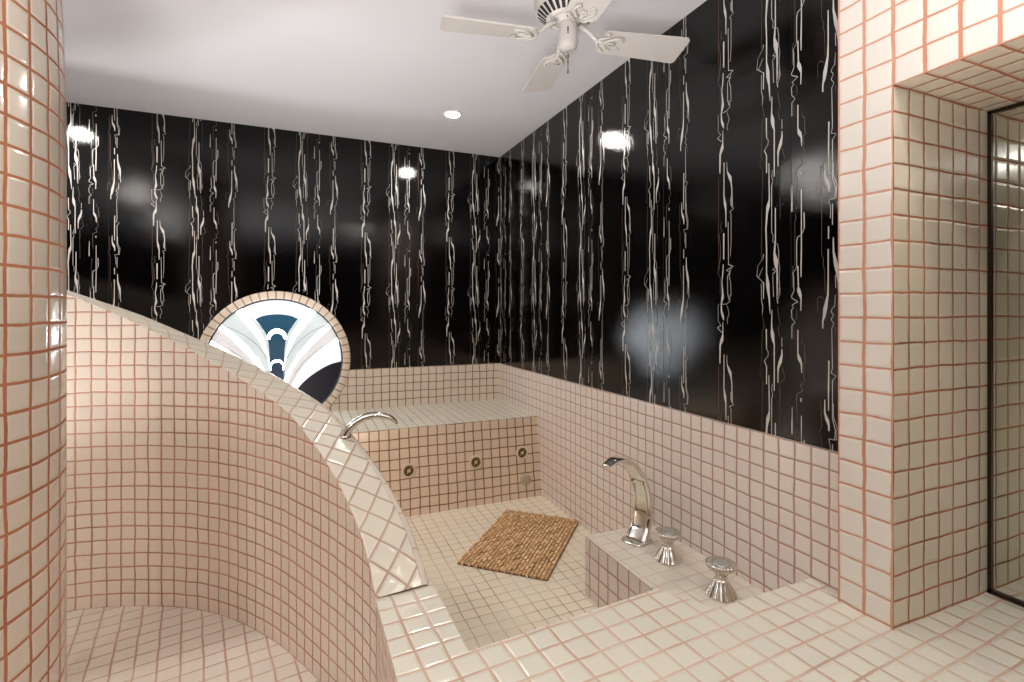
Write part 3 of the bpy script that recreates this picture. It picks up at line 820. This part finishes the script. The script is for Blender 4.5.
def blade(ang):
    e = fan
    Mx = Matrix.Rotation(ang, 4, 'Z')
    mb = MB(M['fan'])
    r0, r1 = .115, .414
    pts = []
    w0, w1 = .050, .062
    cr_ = .014
    out = [(r0, -w0+.012), (r0+.012, -w0)]
    out += [(r1-cr_, -w1)] + [(r1-cr_+cr_*math.sin(t), -w1+cr_-cr_*math.cos(t)) for t in (.4, .8, 1.2, PI/2)]
    out += [(r1, w1-cr_)] + [(r1-cr_+cr_*math.cos(t), w1-cr_+cr_*math.sin(t)) for t in (.4, .8, 1.2, PI/2)]
    out += [(r0+.012, w0), (r0, w0-.012)]
    R2 = Mx @ Matrix.Translation((0, 0, BZ)) @ Matrix.Rotation(math.radians(-11), 4, 'X')
    f1 = mb.face([(x, y, .003) for x, y in out], M['fan']); f2 = mb.face([(x, y, -.003) for x, y in out][::-1], M['fan'])
    for a_, b_ in zip(out, out[1:]+out[:1]): mb.face([(*a_, -.003), (*b_, -.003), (*b_, .003), (*a_, .003)], M['fan'])
    mb.xf(R2)
    bl = mb.build('blade', fan)
    # ornate scrolled blade iron
    mb = MB(M['fan'])
    mb.tube([(-.088, 0, .045), (-.06, 0, .032), (-.035, 0, .008), (-.01, 0, -.004), (.02, 0, -.006)], [.009, .008, .007, .007, .006], M['fan'], 8)
    for s in (-1, 1):
        mb.tube([(-.012, 0, -.006), (.008, s*.020, -.007), (.030, s*.032, -.007), (.048, s*.030, -.007), (.056, s*.022, -.007), (.050, s*.015, -.007), (.042, s*.018, -.007)], [.005, .005, .0045, .004, .0035, .003, .002], M['fan'], 7)
        mb.tube([(-.03, 0, .004), (-.022, s*.018, -.004), (-.005, s*.030, -.006), (.006, s*.040, -.006), (-.004, s*.046, -.005), (-.014, s*.038, -.005)], [.004, .004, .004, .0035, .003, .002], M['fan'], 7)
        mb.tube([(.0, 0, -.006), (.02, s*.008, -.007), (.036, s*.004, -.007)], [.004, .004, .003], M['fan'], 7)
    for x, y in ((.028, 0), (.045, .026), (.045, -.026)): mb.sphere((x, y, -.008), .0035, M['fan'], 6)
    mb.xf(Mx @ Matrix.Translation((.130, 0, BZ)) @ Matrix.Rotation(math.radians(-6), 4, 'X'))
    mb.build('blade_iron', bl)
for k in range(4): blade(math.radians(81+90*k-2))

# ------------------------------------------------------------------ recessed downlights
def make_light():
    e = empty('ceiling_light')
    mb = MB(M['trimw']); mb.lathe([(.052, -.0005), (.052, -.004), (.044, -.006), (.040, -.003), (.040, -.0005)], M['trimw'], n=40); mb.build('trim_ring', e)
    mb = MB(M['lamp']); mb.lathe([(.040, -.0015), (.0005, -.0015)], M['lamp'], n=32); mb.build('lamp_lens', e)
    return e
LT = [(-.56, -.67, 'small round recessed ceiling light beyond the fan, near the back wall'),
      (-2.68, -.57, 'recessed ceiling light over the far end of the shower'),
      (-2.80, -2.29, 'recessed ceiling light behind the tall curved wall'),
      (-2.88, -4.0, 'recessed ceiling light at the left behind the camera'),
      (-.57, -3.77, 'recessed ceiling light behind the camera on the right')]
lt = make_light()
for i, (x, y, l) in enumerate(LT):
    o = lt if i == 0 else copy_tree(lt)
    o.location = (x, y, CEIL); tag(o, l, 'ceiling light', 'recessed ceiling lights')
    ld = bpy.data.lights.new('downlight', 'AREA'); ld.shape = 'DISK'; ld.size = .08; ld.energy = LE[i]; ld.color = (1, .965, .92)
    lo = bpy.data.objects.new('downlight_beam', ld); COL.objects.link(lo); lo.location = (x, y, CEIL-.008)
    ld.spread = math.radians(175)
    lo.visible_camera = True
def spot(x, y, z, tx, ty, tz, e, ang, size=.05, col=(1, .93, .84)):
    ld = bpy.data.lights.new('spotlight', 'SPOT'); ld.energy = e; ld.spot_size = math.radians(ang); ld.spot_blend = .6; ld.shadow_soft_size = size; ld.color = col
    lo = bpy.data.objects.new('spotlight_beam', ld); COL.objects.link(lo); lo.location = (x, y, z)
    lo.rotation_euler = (Vector((tx, ty, tz))-Vector((x, y, z))).to_track_quat('-Z', 'Y').to_euler()
# narrow recessed spot over the niche counter
o = copy_tree(lt); o.location = (-.27, -3.35, CEIL); tag(o, 'recessed ceiling light over the niche counter, behind the camera', 'ceiling light', 'recessed ceiling lights')
spot(-.27, -3.35, CEIL-.012, -.1, -2.9, 0, SPOTE, 110, .04)

# added fill spot with an unlit fitting, out of view, to brighten the shower
o = copy_tree(lt); o.location = (-1.7, -3.0, CEIL); tag(o, 'added unseen fill light above the shower entrance, behind the camera', 'ceiling light', 'recessed ceiling lights')
for c_ in [x for x in COL.objects if x.parent == o and x.name.startswith('lamp_lens')]:
    c_.data = c_.data.copy(); c_.data.materials[0] = M['trimw']
spot(-1.7, -3.0, CEIL-.012, -1.75, -2.2, 0, SPOT2, 95, .05)

# added uplights without fittings, hidden from view, to brighten the ceiling
for x, y, z, e_, an in UP: spot(x, y, z, x, y+.01, 3, e_, an, .35 if z > .5 else .12, (.985, .99, 1))

# ------------------------------------------------------------------ world, camera, colour
w = bpy.data.worlds.new('room_air'); SC.world = w; w.use_nodes = True
w.node_tree.nodes['Background'].inputs[0].default_value = (.8, .85, 1, 1)
w.node_tree.nodes['Background'].inputs[1].default_value = .3
cd = bpy.data.cameras.new('camera'); cam = bpy.data.objects.new('camera', cd); COL.objects.link(cam)
cd.sensor_width = 36; cd.lens = 504/1024*36; cd.shift_y = -(341-310)/1024; cd.clip_start = .02
cam.location = (-1.39, -3.51, 1.28); cam.rotation_euler = (PI/2, 0, -math.atan(214/504))
SC.camera = cam
vs = SC.view_settings; vs.view_transform = 'Standard'; vs.look = 'None'; vs.gamma = 1; vs.use_curve_mapping = False; vs.exposure = EXPO
SC.cycles.use_denoising = True
SC.cycles.max_bounces = 8; SC.cycles.diffuse_bounces = 5; SC.cycles.glossy_bounces = 5
SC.cycles.sample_clamp_indirect = 4
SC.cycles.caustics_reflective = False; SC.cycles.caustics_refractive = False
